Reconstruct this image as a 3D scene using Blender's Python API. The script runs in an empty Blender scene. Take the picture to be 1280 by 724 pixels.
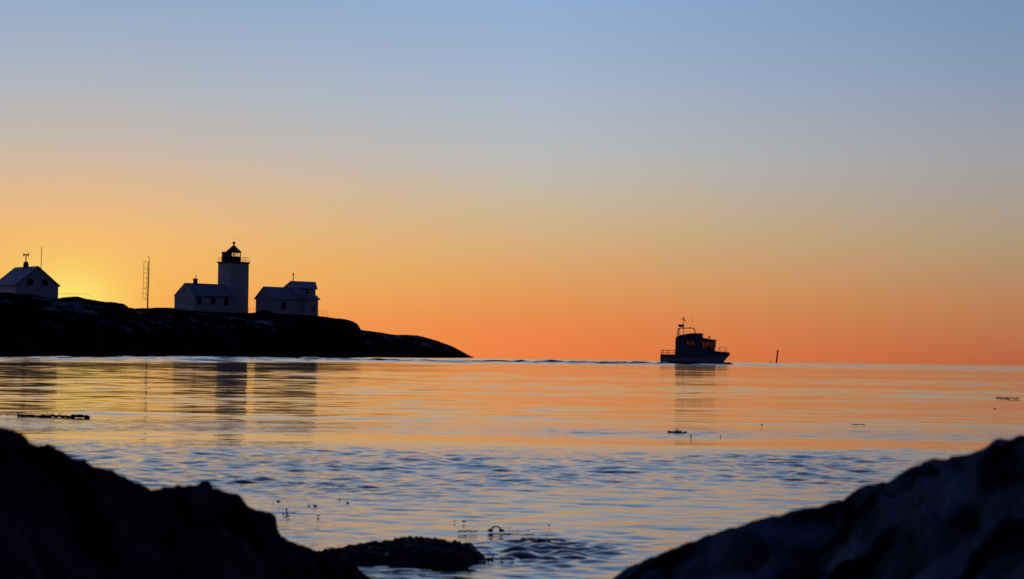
import bpy, math, random
import numpy as np
from mathutils import Vector, Matrix

R = math.radians
rng = np.random.default_rng(7)
random.seed(7)
scene = bpy.context.scene
COL = scene.collection

# ------------------------------------------------------------------ camera
F_PX, CX, CY = 2887.0, 640.0, 362.0           # focal length and centre, in pixels of the 1280 px photo
EYE = Vector((0.0, 0.0, 0.75))                # low over the water, between the shore rocks
PITCH, ROLL = R(1.667), R(0.85)
fwd = Vector((0, math.cos(PITCH), math.sin(PITCH)))
up0 = Vector((0, -math.sin(PITCH), math.cos(PITCH)))
rgt0 = Vector((1, 0, 0))
rgt = rgt0 * math.cos(ROLL) + up0 * math.sin(ROLL)
upv = up0 * math.cos(ROLL) - rgt0 * math.sin(ROLL)
cam_d = bpy.data.cameras.new("camera")
cam = bpy.data.objects.new("camera", cam_d)
COL.objects.link(cam)
m3 = Matrix((rgt, upv, -fwd)).transposed()
cam.matrix_world = Matrix.Translation(EYE) @ m3.to_4x4()
cam_d.sensor_width = 36.0
cam_d.lens = 36.0 * F_PX / 1280.0
cam_d.clip_start, cam_d.clip_end = 0.1, 60000
cam_d.dof.use_dof = True
cam_d.dof.focus_distance = 380.0
cam_d.dof.aperture_fstop = 10.0
scene.camera = cam


def ray(px, py):
    return fwd + rgt * ((px - CX) / F_PX) + upv * ((CY - py) / F_PX)


def at(px, py, d):
    """world point seen at photo pixel (px, py) at d metres ahead"""
    v = ray(px, py)
    return EYE + v * (d / v.y)


# ------------------------------------------------------------------ noise
_perm = rng.permutation(256)
_perm = np.concatenate([_perm, _perm])
_gx = np.cos(np.arange(256) * 2 * math.pi / 256)
_gy = np.sin(np.arange(256) * 2 * math.pi / 256)


def pnoise(x, y, seed=0):
    x = np.asarray(x, float) + seed * 17.31
    y = np.asarray(y, float) + seed * 9.73
    xi, yi = np.floor(x).astype(int), np.floor(y).astype(int)
    xf, yf = x - xi, y - yi
    u, v = xf * xf * xf * (xf * (xf * 6 - 15) + 10), yf * yf * yf * (yf * (yf * 6 - 15) + 10)
    xi &= 255
    yi &= 255

    def g(ix, iy, dx, dy):
        h = _perm[_perm[ix & 255] + (iy & 255)]
        return _gx[h] * dx + _gy[h] * dy
    n00, n10 = g(xi, yi, xf, yf), g(xi + 1, yi, xf - 1, yf)
    n01, n11 = g(xi, yi + 1, xf, yf - 1), g(xi + 1, yi + 1, xf - 1, yf - 1)
    return ((n00 + u * (n10 - n00)) * (1 - v) + (n01 + u * (n11 - n01)) * v) * 1.5


def fbm(x, y, oct=5, seed=0, gain=0.5, ridged=False):
    t, a, f = 0, 1.0, 1.0
    for k in range(oct):
        n = pnoise(np.asarray(x) * f, np.asarray(y) * f, seed + k * 3.7)
        if ridged:
            n = 1 - 2 * np.abs(n)
        t = t + a * n
        a *= gain
        f *= 2.03
    return t


def sstep(a, b, x):
    t = np.clip((np.asarray(x, float) - a) / (b - a), 0, 1)
    return t * t * (3 - 2 * t)


# ------------------------------------------------------------------ materials
def lin(c):
    return tuple(((v / 255) / 12.92 if v / 255 <= 0.04045 else ((v / 255 + 0.055) / 1.055) ** 2.4) for v in c)


def mat(name, col, rough=0.6, metal=0.0, var=0.25, scale=3.0, bump=0.0, spec=0.5):
    m = bpy.data.materials.new(name)
    m.use_nodes = True
    nt = m.node_tree
    b = nt.nodes["Principled BSDF"]
    b.inputs["Roughness"].default_value = rough
    b.inputs["Metallic"].default_value = metal
    b.inputs["Specular IOR Level"].default_value = spec
    tc = nt.nodes.new("ShaderNodeTexCoord")
    n = nt.nodes.new("ShaderNodeTexNoise")
    n.inputs["Scale"].default_value = scale
    n.inputs["Detail"].default_value = 5
    nt.links.new(tc.outputs["Object"], n.inputs["Vector"])
    r = nt.nodes.new("ShaderNodeValToRGB")
    r.color_ramp.elements[0].position = 0.3
    r.color_ramp.elements[1].position = 0.7
    r.color_ramp.elements[0].color = (*[c * (1 - var) for c in col], 1)
    r.color_ramp.elements[1].color = (*[min(1, c * (1 + var)) for c in col], 1)
    nt.links.new(n.outputs["Fac"], r.inputs["Fac"])
    nt.links.new(r.outputs["Color"], b.inputs["Base Color"])
    if bump:
        bp = nt.nodes.new("ShaderNodeBump")
        bp.inputs["Strength"].default_value = bump
        bp.inputs["Distance"].default_value = 0.05
        nt.links.new(n.outputs["Fac"], bp.inputs["Height"])
        nt.links.new(bp.outputs["Normal"], b.inputs["Normal"])
    return m


def clad_mat(name, col, var=0.12):
    """painted boards: vertical board grooves as bump plus faint wear"""
    m = mat(name, col, 0.55, 0, var, 1.2)
    nt = m.node_tree
    b = nt.nodes["Principled BSDF"]
    tc = nt.nodes.new("ShaderNodeTexCoord")
    w = nt.nodes.new("ShaderNodeTexWave")
    w.inputs["Scale"].default_value = 2.2
    w.bands_direction = 'Z'
    nt.links.new(tc.outputs["Object"], w.inputs["Vector"])
    bp = nt.nodes.new("ShaderNodeBump")
    bp.inputs["Strength"].default_value = 0.25
    bp.inputs["Distance"].default_value = 0.02
    nt.links.new(w.outputs["Fac"], bp.inputs["Height"])
    nt.links.new(bp.outputs["Normal"], b.inputs["Normal"])
    return m


def glass_mat(name, tint=(0.94, 0.95, 0.94)):
    m = bpy.data.materials.new(name)
    m.use_nodes = True
    nt = m.node_tree
    nt.nodes.remove(nt.nodes["Principled BSDF"])
    out = nt.nodes["Material Output"]
    t = nt.nodes.new("ShaderNodeBsdfTransparent")
    t.inputs["Color"].default_value = (*tint, 1)
    g = nt.nodes.new("ShaderNodeBsdfGlossy")
    g.inputs["Roughness"].default_value = 0.02
    lw_ = nt.nodes.new("ShaderNodeLayerWeight")        # reflects more towards grazing view
    lw_.inputs["Blend"].default_value = 0.5
    pw = nt.nodes.new("ShaderNodeMath")
    pw.operation = 'POWER'
    pw.inputs[1].default_value = 5.0
    nt.links.new(lw_.outputs["Facing"], pw.inputs[0])
    f = nt.nodes.new("ShaderNodeMath")
    f.operation = 'MULTIPLY_ADD'
    f.inputs[1].default_value = 0.9
    f.inputs[2].default_value = 0.05
    nt.links.new(pw.outputs[0], f.inputs[0])
    mx = nt.nodes.new("ShaderNodeMixShader")
    nt.links.new(f.outputs[0], mx.inputs[0])
    nt.links.new(t.outputs[0], mx.inputs[1])
    nt.links.new(g.outputs[0], mx.inputs[2])
    nt.links.new(mx.outputs[0], out.inputs["Surface"])
    return m


def rock_mat(name, dark, light, scale, snow=0.0, snow_col=(0.62, 0.66, 0.72), streak=(1, 1, 1), bump=0.6, bdist=0.03, snow_scale=0.12, spec=0.06):
    m = bpy.data.materials.new(name)
    m.use_nodes = True
    nt = m.node_tree
    L = nt.links.new
    b = nt.nodes["Principled BSDF"]
    b.inputs["Roughness"].default_value = 0.7
    b.inputs["Specular IOR Level"].default_value = spec
    tc = nt.nodes.new("ShaderNodeTexCoord")
    mp = nt.nodes.new("ShaderNodeMapping")
    mp.inputs["Scale"].default_value = streak
    L(tc.outputs["Object"], mp.inputs["Vector"])
    n = nt.nodes.new("ShaderNodeTexNoise")
    n.inputs["Scale"].default_value = scale
    n.inputs["Detail"].default_value = 8
    n.inputs["Roughness"].default_value = 0.65
    L(mp.outputs[0], n.inputs["Vector"])
    r = nt.nodes.new("ShaderNodeValToRGB")
    r.color_ramp.elements[0].position = 0.38
    r.color_ramp.elements[1].position = 0.68
    r.color_ramp.elements[0].color = (*dark, 1)
    r.color_ramp.elements[1].color = (*light, 1)
    L(n.outputs["Fac"], r.inputs["Fac"])
    colout = r.outputs["Color"]
    if snow > 0:
        n2 = nt.nodes.new("ShaderNodeTexNoise")
        n2.inputs["Scale"].default_value = snow_scale
        n2.inputs["Detail"].default_value = 6
        n2.inputs["Roughness"].default_value = 0.6
        mp2 = nt.nodes.new("ShaderNodeMapping")
        mp2.inputs["Scale"].default_value = (0.8, 0.8, 2.5)
        L(tc.outputs["Object"], mp2.inputs["Vector"])
        L(mp2.outputs[0], n2.inputs["Vector"])
        geo = nt.nodes.new("ShaderNodeNewGeometry")
        sp = nt.nodes.new("ShaderNodeSeparateXYZ")
        L(geo.outputs["Normal"], sp.inputs[0])
        sp2 = nt.nodes.new("ShaderNodeSeparateXYZ")
        L(geo.outputs["Position"], sp2.inputs[0])
        mr = nt.nodes.new("ShaderNodeMapRange")          # snow clings to flat ledges ...
        mr.inputs[1].default_value, mr.inputs[2].default_value = 0.8, 0.97
        L(sp.outputs["Z"], mr.inputs[0])
        mh = nt.nodes.new("ShaderNodeMapRange")          # ... above the tide line
        mh.inputs[1].default_value, mh.inputs[2].default_value = 2.5, 5.0
        L(sp2.outputs["Z"], mh.inputs[0])
        mn = nt.nodes.new("ShaderNodeMapRange")
        mn.inputs[1].default_value, mn.inputs[2].default_value = 0.62 - 0.2 * snow, 0.70 - 0.2 * snow
        L(n2.outputs["Fac"], mn.inputs[0])
        m1 = nt.nodes.new("ShaderNodeMath"); m1.operation = 'MULTIPLY'
        L(mr.outputs[0], m1.inputs[0]); L(mn.outputs[0], m1.inputs[1])
        m2 = nt.nodes.new("ShaderNodeMath"); m2.operation = 'MULTIPLY'
        L(m1.outputs[0], m2.inputs[0]); L(mh.outputs[0], m2.inputs[1])
        mx = nt.nodes.new("ShaderNodeMix"); mx.data_type = 'RGBA'
        L(m2.outputs[0], mx.inputs[0]); L(colout, mx.inputs[6])
        mx.inputs[7].default_value = (*snow_col, 1)
        colout = mx.outputs[2]
    L(colout, b.inputs["Base Color"])
    bp = nt.nodes.new("ShaderNodeBump")
    bp.inputs["Strength"].default_value = bump
    bp.inputs["Distance"].default_value = bdist
    L(n.outputs["Fac"], bp.inputs["Height"])
    L(bp.outputs["Normal"], b.inputs["Normal"])
    return m


M = dict(
    white=clad_mat("white_boards", (0.72, 0.72, 0.72)),
    plaster=mat("white_plaster", (0.74, 0.73, 0.72), 0.7, 0, 0.08, 0.7, 0.1),
    roof=mat("frosted_slate_roof", (0.34, 0.37, 0.44), 0.6, 0, 0.3, 1.5, 0.2),
    red=mat("dark_red_iron", (0.05, 0.012, 0.01), 0.5, 0, 0.2, 4),
    iron=mat("dark_iron", (0.03, 0.03, 0.032), 0.5, 0.3, 0.3, 6),
    brick=mat("chimney_brick", (0.16, 0.10, 0.08), 0.85, 0, 0.3, 5),
    pane=mat("dark_window_glass", (0.01, 0.012, 0.015), 0.05, 0, 0.1, 1),
    trim=mat("grey_trim", (0.25, 0.25, 0.25), 0.5, 0, 0.15, 3),
    glass=glass_mat("clear_glass"),
    tinted=glass_mat("tinted_glass", (0.27, 0.23, 0.20)),
    lens=mat("smoky_lens", (0.05, 0.045, 0.03), 0.1, 0, 0.1, 3),
    wood=mat("weathered_wood", (0.07, 0.055, 0.045), 0.8, 0, 0.3, 6),
    hull=mat("boat_hull_paint", (0.75, 0.80, 0.88), 0.35, 0, 0.1, 1.0),
    cabin=mat("boat_cabin_paint", (0.22, 0.24, 0.30), 0.4, 0, 0.12, 1.2),
    navy=mat("boat_dark_band", (0.03, 0.035, 0.05), 0.4, 0, 0.15, 2),
    steel=mat("dull_steel", (0.12, 0.12, 0.13), 0.4, 0.7, 0.15, 5),
    orange=mat("buoy_paint", (0.12, 0.04, 0.02), 0.5, 0, 0.15, 4),
    kelp=mat("wet_seaweed", (0.012, 0.010, 0.006), 0.45, 0, 0.5, 18, 0.4, 0.3),
    pole=mat("tarred_pole", (0.03, 0.025, 0.02), 0.8, 0, 0.3, 3),
    foam=mat("broken_water", (0.10, 0.12, 0.15), 0.35, 0, 0.6, 1.6, 0.4),
)
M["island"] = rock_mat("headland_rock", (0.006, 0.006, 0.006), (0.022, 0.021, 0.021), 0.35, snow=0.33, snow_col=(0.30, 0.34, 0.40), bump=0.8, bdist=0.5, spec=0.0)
M["rock"] = rock_mat("black_shore_stone", (0.006, 0.006, 0.007), (0.085, 0.085, 0.10), 3.0, streak=(1.2, 2.6, 2.2), bump=0.9, bdist=0.05, spec=0.0)
M["sheen_stone"] = rock_mat("painted_sheen_stone", (0.008, 0.009, 0.012), (0.25, 0.305, 0.40), 2.6, streak=(0.9, 2.2, 3.0), bump=0.9, bdist=0.06, spec=0.0)  # bluish sheen highlights painted into the stone colour as pale noise streaks
_cr = [n for n in M["sheen_stone"].node_tree.nodes if n.type == "VALTORGB"][0].color_ramp
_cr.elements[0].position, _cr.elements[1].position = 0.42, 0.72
M["darkrock"] = rock_mat("weedy_rock_stone", (0.006, 0.006, 0.006), (0.03, 0.03, 0.032), 4.0, bump=0.8, bdist=0.03, spec=0.15)


# ------------------------------------------------------------------ mesh helpers
class MB:
    def __init__(self):
        self.v, self.f = [], []

    def poly(self, pts):
        i = len(self.v)
        self.v += [tuple(p) for p in pts]
        self.f.append(tuple(range(i, i + len(pts))))

    def box(self, x0, x1, y0, y1, z0, z1):
        i = len(self.v)
        self.v += [(x, y, z) for z in (z0, z1) for x, y in ((x0, y0), (x1, y0), (x1, y1), (x0, y1))]
        for q in ((3, 2, 1, 0), (4, 5, 6, 7), (0, 1, 5, 4), (1, 2, 6, 5), (2, 3, 7, 6), (3, 0, 4, 7)):
            self.f.append(tuple(i + k for k in q))
        return self

    def prism(self, ring_a, ring_b):
        """two matching rings of 3D points joined into a closed solid"""
        n = len(ring_a)
        i = len(self.v)
        self.v += [tuple(p) for p in ring_a] + [tuple(p) for p in ring_b]
        self.f.append(tuple(i + k for k in reversed(range(n))))
        self.f.append(tuple(i + n + k for k in range(n)))
        for k in range(n):
            k2 = (k + 1) % n
            self.f.append((i + k, i + k2, i + n + k2, i + n + k))
        return self

    def tube(self, pts, r, n=8, r2=None):
        pts = [Vector(p) for p in pts]
        rings = []
        for k, p in enumerate(pts):
            d = (pts[min(k + 1, len(pts) - 1)] - pts[max(k - 1, 0)]).normalized()
            a = d.cross(Vector((0.31, 0.17, 0.93)))
            if a.length < 1e-3:
                a = d.cross(Vector((1, 0, 0)))
            a.normalize()
            b = d.cross(a)
            rr = r if r2 is None else r + (r2 - r) * k / (len(pts) - 1)
            rings.append([p + (a * math.cos(t) + b * math.sin(t)) * rr for t in [2 * math.pi * j / n for j in range(n)]])
        i = len(self.v)
        for rg in rings:
            self.v += [tuple(p) for p in rg]
        for k in range(len(rings) - 1):
            for j in range(n):
                j2 = (j + 1) % n
                self.f.append((i + k * n + j, i + k * n + j2, i + (k + 1) * n + j2, i + (k + 1) * n + j))
        self.f.append(tuple(i + j for j in reversed(range(n))))
        self.f.append(tuple(i + (len(rings) - 1) * n + j for j in range(n)))
        return self

    def lathe(self, c, prof, n=24, start=0.0):
        """prof: (radius, z) list, closed at both ends"""
        i = len(self.v)
        for (r, z) in prof:
            self.v += [(c[0] + r * math.cos(start + 2 * math.pi * j / n), c[1] + r * math.sin(start + 2 * math.pi * j / n), c[2] + z) for j in range(n)]
        for k in range(len(prof) - 1):
            for j in range(n):
                j2 = (j + 1) % n
                self.f.append((i + k * n + j, i + k * n + j2, i + (k + 1) * n + j2, i + (k + 1) * n + j))
        self.f.append(tuple(i + j for j in reversed(range(n))))
        self.f.append(tuple(i + (len(prof) - 1) * n + j for j in range(n)))
        return self

    def ball(self, c, r, sx=1, sy=1, sz=1, n=14):
        prof = [(max(1e-3, math.sin(math.pi * k / 8)) * r, -math.cos(math.pi * k / 8) * r * sz) for k in range(9)]
        i = len(self.v)
        self.lathe((0, 0, 0), prof, n)
        for k in range(i, len(self.v)):
            x, y, z = self.v[k]
            self.v[k] = (c[0] + x * sx, c[1] + y * sy, c[2] + z)
        return self

    def build(self, name, material, parent=None, smooth=False, loc=None):
        me = bpy.data.meshes.new(name)
        me.from_pydata(self.v, [], self.f)
        me.validate()
        me.materials.append(material)
        if smooth:
            me.polygons.foreach_set("use_smooth", [True] * len(me.polygons))
        me.update()
        o = bpy.data.objects.new(name, me)
        COL.objects.link(o)
        if parent:
            o.parent = parent
        if loc is not None:
            o.location = loc
        return o


def thing(name, label, cat, loc=(0, 0, 0), rz=0.0, group=None):
    o = bpy.data.objects.new(name, None)
    COL.objects.link(o)
    o.location = loc
    o.rotation_euler = (0, 0, rz)
    o.empty_display_size = 0.3
    return tag(o, label, cat, group)


def tag(o, label, cat, group=None):
    o["label"], o["category"] = label, cat
    if group:
        o["group"] = group
    return o


def grid_object(name, V, nu, nv, material, kind=None, smooth=True):
    """V: (nv*nu, 3) array, row-major"""
    me = bpy.data.meshes.new(name)
    me.vertices.add(len(V))
    me.vertices.foreach_set("co", np.ascontiguousarray(V, dtype=np.float32).ravel())
    i = (np.arange(nv - 1)[:, None] * nu + np.arange(nu - 1)[None, :]).ravel()
    q = np.stack([i, i + 1, i + nu + 1, i + nu], 1).astype(np.int32)
    me.loops.add(q.size)
    me.polygons.add(len(q))
    me.loops.foreach_set("vertex_index", q.ravel())
    me.polygons.foreach_set("loop_start", (np.arange(len(q)) * 4).astype(np.int32))
    me.polygons.foreach_set("use_smooth", np.full(len(q), smooth))
    me.update(calc_edges=True)
    me.materials.append(material)
    o = bpy.data.objects.new(name, me)
    COL.objects.link(o)
    if kind:
        o["kind"] = kind
    return o


# ------------------------------------------------------------------ sea
rows = [-80, -40, -20, -8, -2, 1, 2.5, 4.0, 4.6]
y = 5.0
while y < 20: rows.append(y); y *= 1.0018
while y < 40: rows.append(y); y *= 1.0026
while y < 1300:
    rows.append(y)
    y += 0.24 if 272 < y < 352 else y * (0.003 if y < 110 else 0.0042)
while y < 40000: rows.append(y); y *= 1.2
rows = np.array(rows)
ucore = np.linspace(-1.15, 1.15, 480)
uext = np.array([1.25, 1.5, 2.2, 4, 9, 25])
us = np.concatenate([-uext[::-1], ucore, uext])
nu, nv = len(us), len(rows)
hw = 0.25 * np.maximum(rows, 0) + 1.2
X = hw[:, None] * us[None, :]
Y = np.repeat(rows[:, None], nu, 1)
DY = np.gradient(rows)[:, None] * np.ones_like(X)
core = (np.abs(us) < 1.151)[None, :] & (rows > 4.9)[:, None] & (rows < 1300)[:, None]

# how ruffled the surface is: calm lanes and breeze-ruffled lanes lying across the bay
wx = Y * (1 + 0.085 * pnoise(X / (0.25 * Y + 2) * 1.6, np.log(np.maximum(Y, 1)) * 5, 3) + 0.02 * pnoise(X / (0.25 * Y + 2) * 5, np.log(np.maximum(Y, 1)) * 14, 5))
ky = np.array([0, 7.5, 9.0, 11.5, 12.8, 13.8, 16.4, 17.8, 19.4, 21.0, 21.8, 23.2, 25.2, 26.6, 30, 60, 120, 200, 300, 420, 1300])
ks = np.array([.34, .34, .30, .32, .50, .92, .98, .62, .08, .05, .34, .40, .36, .12, .07, .07, .09, .20, .5, .6, .6])
S = np.interp(wx, ky, ks)
S = S * (1 + 0.45 * fbm(X / (0.09 * Y + 0.5), Y / (0.14 * Y + 1.0), 3, 11))
# water stirred around the weed-covered rock in the foreground
KR = at(500, 703, 8.6)
q = np.exp(-(((X - 0.13) / 0.27) ** 2 + ((Y - 9.05) / 0.62) ** 2))
# the little eddies round the floating weed
for (ex, ey, rx, ry, s) in ((at(866, 541, 23.6).x, 23.7, .45, .5, .5), (at(60, 536, 21.5).x, 22.0, 1.3, .9, .4), (at(330, 606, 13.3).x, 13.4, .35, .25, .5)):
    S = S + s * np.exp(-(((X - ex) / rx) ** 2 + ((Y - ey) / ry) ** 2))
far = sstep(0.0, 1.0, (Y - np.interp(X / np.maximum(Y, 1), [-.22, -.12, 0, .12, .22], [118, 155, 232, 310, 345])) / 50.0)
S = S + far * 0.7
S = np.clip(S, 0.03, 3.2)

lane = np.clip(1 + 1.3 * pnoise(np.log(np.maximum(Y, 1)) * 7 + .25 * pnoise(X / (0.2 * Y + 1), Y * 0, 44), X / (0.5 * Y + 2) * .6, 40), .25, 2)
lane = lane * (1 - .75 * np.exp(-((wx - 62) / 5.5) ** 2) * sstep(.02, -.10, X / np.maximum(Y, 1)))
Z = np.zeros_like(X)
nrow0 = int(np.argmax(rows > 4.9))
sl = slice(nrow0, int(np.argmax(rows >= 1300)))
Xc, Yc, Sc, Dc, Fc, Qc, Lc = X[sl], Y[sl], S[sl], DY[sl], far[sl], q[sl], lane[sl]
Zc = np.zeros_like(Xc)
lam = np.exp(np.linspace(math.log(0.075), math.log(9.0), 120))
env = [1 + (0.75 if k < 2 else 1.05) * fbm(Xc / (0.9 * L), Yc / (1.4 * L), 2, 31 + k) for k, L in enumerate((0.45, 0.8, 1.6, 3.2, 6.0, 11.0))]
for i, L in enumerate(lam):
    th = rng.normal(0, 0.85)
    k = 2 * math.pi / L
    ph = k * (Xc * math.sin(th) + Yc * math.cos(th)) + rng.uniform(0, 6.28)
    short = 1 - sstep(0.28, 0.85, L)
    tiny = 1 - sstep(0.16, 0.34, L)
    mid = sstep(0.35, 0.6, L) * (1 - sstep(1.7, 2.8, L)) * sstep(21, 32, Yc) * (1 - sstep(150, 210, Yc))
    slope = 0.0118 * (Sc * short * 1.1 + 4.2 * Qc * tiny + (0.165 - 0.10 * sstep(-.09, .08, Xc / Yc)) * mid * (.4 + .6 * Lc) + (1 - short) * (0.07 * Lc + 0.75 * Fc + 0.16 * Sc) * (.55 + .45 * sstep(12, 22, Yc)))
    fade = sstep(2.2, 4.5, L / Dc)
    e = env[min(5, int(6 * i / len(lam)))]
    Zc += slope * e * fade * (math.sqrt(2) / k) * np.sin(ph)
# wake of the passing boat: a low breaking ridge trailing off to the left
yw = np.interp(Xc, [-60, -20, 0, 14, 24, 34], [276, 288, 304, 326, 345, 351]) + 1.5 * pnoise(Xc / 9.0, Xc * 0, 4)
wamp = np.interp(Xc, [-52, -38, -20, 0, 12, 23, 28, 34], [0, .13, .21, .26, .31, .36, .30, 0])
wamp = wamp * np.clip(0.92 + 0.42 * fbm(Xc / 8.0, Xc * 0 + 3, 4, 8), 0.02, 1.4)
dyw = Yc - yw
Zc += wamp * np.where(dyw < 0, np.exp(-(dyw / 0.45) ** 2), np.exp(-(dyw / 2.5) ** 2))
dy2 = Yc - (yw - 9)
Zc += 0.35 * wamp * np.clip(0.3 + fbm(Xc / 7, Xc * 0 + 9, 2, 21), 0, 1) * np.exp(-(dy2 / 1.6) ** 2)
Z[sl] = Zc
edge = np.clip((1.22 - np.abs(us)) / 0.07, 0, 1)[None, :]
Z = Z * edge * sstep(4.6, 6.0, Y) * (1 - sstep(1050, 1290, Y))

wm = bpy.data.materials.new("sea_water")
wm.use_nodes = True
nt = wm.node_tree
b = nt.nodes["Principled BSDF"]
b.inputs["Base Color"].default_value = (0.004, 0.008, 0.016, 1)
b.inputs["Roughness"].default_value = 0.05
b.inputs["IOR"].default_value = 1.333
tc = nt.nodes.new("ShaderNodeTexCoord")
mp = nt.nodes.new("ShaderNodeMapping")
mp.inputs["Scale"].default_value = (0.8, 1.0, 1.0)
n1 = nt.nodes.new("ShaderNodeTexNoise")
n1.inputs["Scale"].default_value = 11.0
n1.inputs["Detail"].default_value = 2
nt.links.new(tc.outputs["Object"], mp.inputs["Vector"])
nt.links.new(mp.outputs[0], n1.inputs["Vector"])
at_ = nt.nodes.new("ShaderNodeAttribute")            # breeze-ruffled lanes carry fine ripples
at_.attribute_name = "ruffle"
mm = nt.nodes.new("ShaderNodeMath")
mm.operation = 'MULTIPLY'
nt.links.new(n1.outputs["Fac"], mm.inputs[0])
nt.links.new(at_.outputs["Fac"], mm.inputs[1])
bp = nt.nodes.new("ShaderNodeBump")
bp.inputs["Strength"].default_value = 1.0
bp.inputs["Distance"].default_value = 0.013
nt.links.new(mm.outputs[0], bp.inputs["Height"])
nt.links.new(bp.outputs["Normal"], b.inputs["Normal"])
sea = grid_object("sea", np.stack([X.ravel(), Y.ravel(), Z.ravel()], 1), nu, nv, wm, "structure")
ra = sea.data.attributes.new("ruffle", "FLOAT", "POINT")
ra.data.foreach_set("value", np.clip(S * (1 - 0.6 * far) + .22 * np.exp(-((wx - 24.0) / 1.8) ** 2) - .45 * np.exp(-((wx - 15.2) / 2.0) ** 2), 0.02, 1.3).astype(np.float32).ravel())


# ------------------------------------------------------------------ headland
def crest_fit(H, D, dt, want, kc, width):
    """bring the crest row to its surveyed height and keep the rest of the land below that outline"""
    cap = EYE.z + want[None, :] * D
    H = H + (cap[kc] - H[kc])[None, :] * np.exp(-(dt[:, None] / width) ** 2)
    return np.minimum(H, cap - 0.0012 * D * np.minimum(1, np.abs(dt[:, None]) * 8))


def fan_land(name, u, rs, rc, skyline, plateau, material, rough, seed, back=60, nvv=150, ns=0.05):
    """rocky land: shore at distance rs(u), crest at rc(u) whose outline has the given heights, a plateau behind it, then the far shore"""
    n = len(u)
    t = np.concatenate([np.linspace(-0.12, 1, nvv), 1 + np.linspace(0.02, 1, 40)])
    nvr = len(t)
    dirs = np.array([ray(p, 440) for p in u])
    dirs = dirs / dirs[:, 1:2]
    D = np.where(t[:, None] <= 1, rs[None, :] + t[:, None] * (rc - rs)[None, :], rc[None, :] + (t[:, None] - 1) * (plateau + back))
    Xg = dirs[None, :, 0] * D
    Yg = D
    hc = np.array([at(p, s, d).z for p, s, d in zip(u, skyline, rc)])
    g = np.where(t < 0, t * 2.0, np.where(t <= 1, np.power(np.clip(t, 0, 1), 0.62), 1.0))
    tb = np.clip((t - 1) * (plateau + back), 0, None)
    g = g - np.where(tb > plateau, ((tb - plateau) / back) ** 1.5 * 1.25, 0) - 0.03 * np.clip(tb / plateau, 0, 1)
    kw = np.exp(-(np.arange(-60, 61) / 22.0) ** 2)
    hs_ = np.convolve(np.pad(hc, 60, mode='edge'), kw / kw.sum(), 'valid')
    H = g[:, None] * hs_[None, :]
    nz = fbm(Xg * ns, Yg * ns * 0.55, 6, seed, 0.55) * 0.55 + fbm(Xg * ns * 1.7, Yg * ns, 5, seed + 4, 0.5, True) * 0.35
    terr = np.clip(np.minimum(1.0, t[:, None] * 6), 0, 1)
    damp = np.where(t[:, None] > 1, 0.15, 1.0)
    H = H + nz * rough * terr * damp * np.minimum(1, hs_[None, :] / 5 + 0.1)
    H = crest_fit(H, D, t - 1, (hc - EYE.z) / rc, nvv - 1, 0.10)
    H = np.where(t[:, None] < 0, np.minimum(H, t[:, None] * 6), H)
    V = np.stack([Xg.ravel(), Yg.ravel(), H.ravel()], 1)
    return grid_object(name, V, n, nvr, material, "structure")


sk = np.array([(-420, 372), (-200, 360), (-60, 362), (0, 365.5), (14, 366), (24, 368.5), (34, 368), (46, 370), (58, 372), (68, 374), (80, 371.4), (96, 370.6), (104, 373), (120, 376), (140, 378),
               (154, 380), (160, 384.6), (168, 385.6), (190, 385), (206, 384.6), (218, 385.2), (232, 388), (260, 390), (285, 391), (309, 391.5), (318, 390.5), (324, 389),
               (345, 392), (380, 394), (396, 394.6), (410, 396.5), (420, 398), (430, 399), (440, 401.5), (446, 404.5), (449, 409), (452, 414), (456, 426), (462, 446)])
u = np.concatenate([np.linspace(-420, -20, 160), np.linspace(-18, 462, 900)])
sky = np.interp(u, sk[:, 0], sk[:, 1]) + 0.35 * fbm(u / 9, u * 0, 4, 2)
rs = np.interp(u, [-420, 0, 150, 300, 380, 430, 450, 462], [172, 212, 276, 375, 425, 480, 540, 590]) * (1 + 0.012 * fbm(u / 24, u * 0, 4, 6))
rc = np.interp(u, [-420, 0, 110, 180, 230, 300, 380, 410, 440, 462], [380, 394, 402, 430, 464, 471, 475, 500, 560, 640])
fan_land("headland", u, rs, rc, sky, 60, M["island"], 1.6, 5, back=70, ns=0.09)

sk2 = np.array([(300, 425), (380, 415), (430, 413), (450, 412.4), (458, 413.4), (468, 414.5), (480, 416.5), (488, 418), (496, 418.8), (508, 418.6), (520, 419.3), (528, 420.8), (536, 423),
                (548, 426.6), (560, 431), (568, 434.5), (576, 438.6), (582, 441.8), (588, 445.0), (592, 446.5)])
u = np.linspace(300, 592, 420)  # unseen stretch behind the main ridge added to block sun from the boat
sky = np.interp(u, sk2[:, 0], sk2[:, 1]) + 0.2 * fbm(u / 8, u * 0, 4, 9)
rs = np.interp(u, [300, 450, 560, 592], [690, 740, 930, 1090]) * (1 + 0.01 * fbm(u / 20, u * 0, 4, 16))
rc = np.interp(u, [300, 450, 560, 592], [880, 900, 1010, 1110])
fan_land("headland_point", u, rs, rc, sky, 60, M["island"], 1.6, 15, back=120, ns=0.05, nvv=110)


# ------------------------------------------------------------------ building helpers
def gable_walls(mb, L0, L1, W, zb, ze, zr):
    ring = [(-W / 2, zb), (W / 2, zb), (W / 2, ze), (0, zr), (-W / 2, ze)]
    mb.prism([(L0, a, z) for a, z in ring], [(L1, a, z) for a, z in ring])
    return mb


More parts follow.
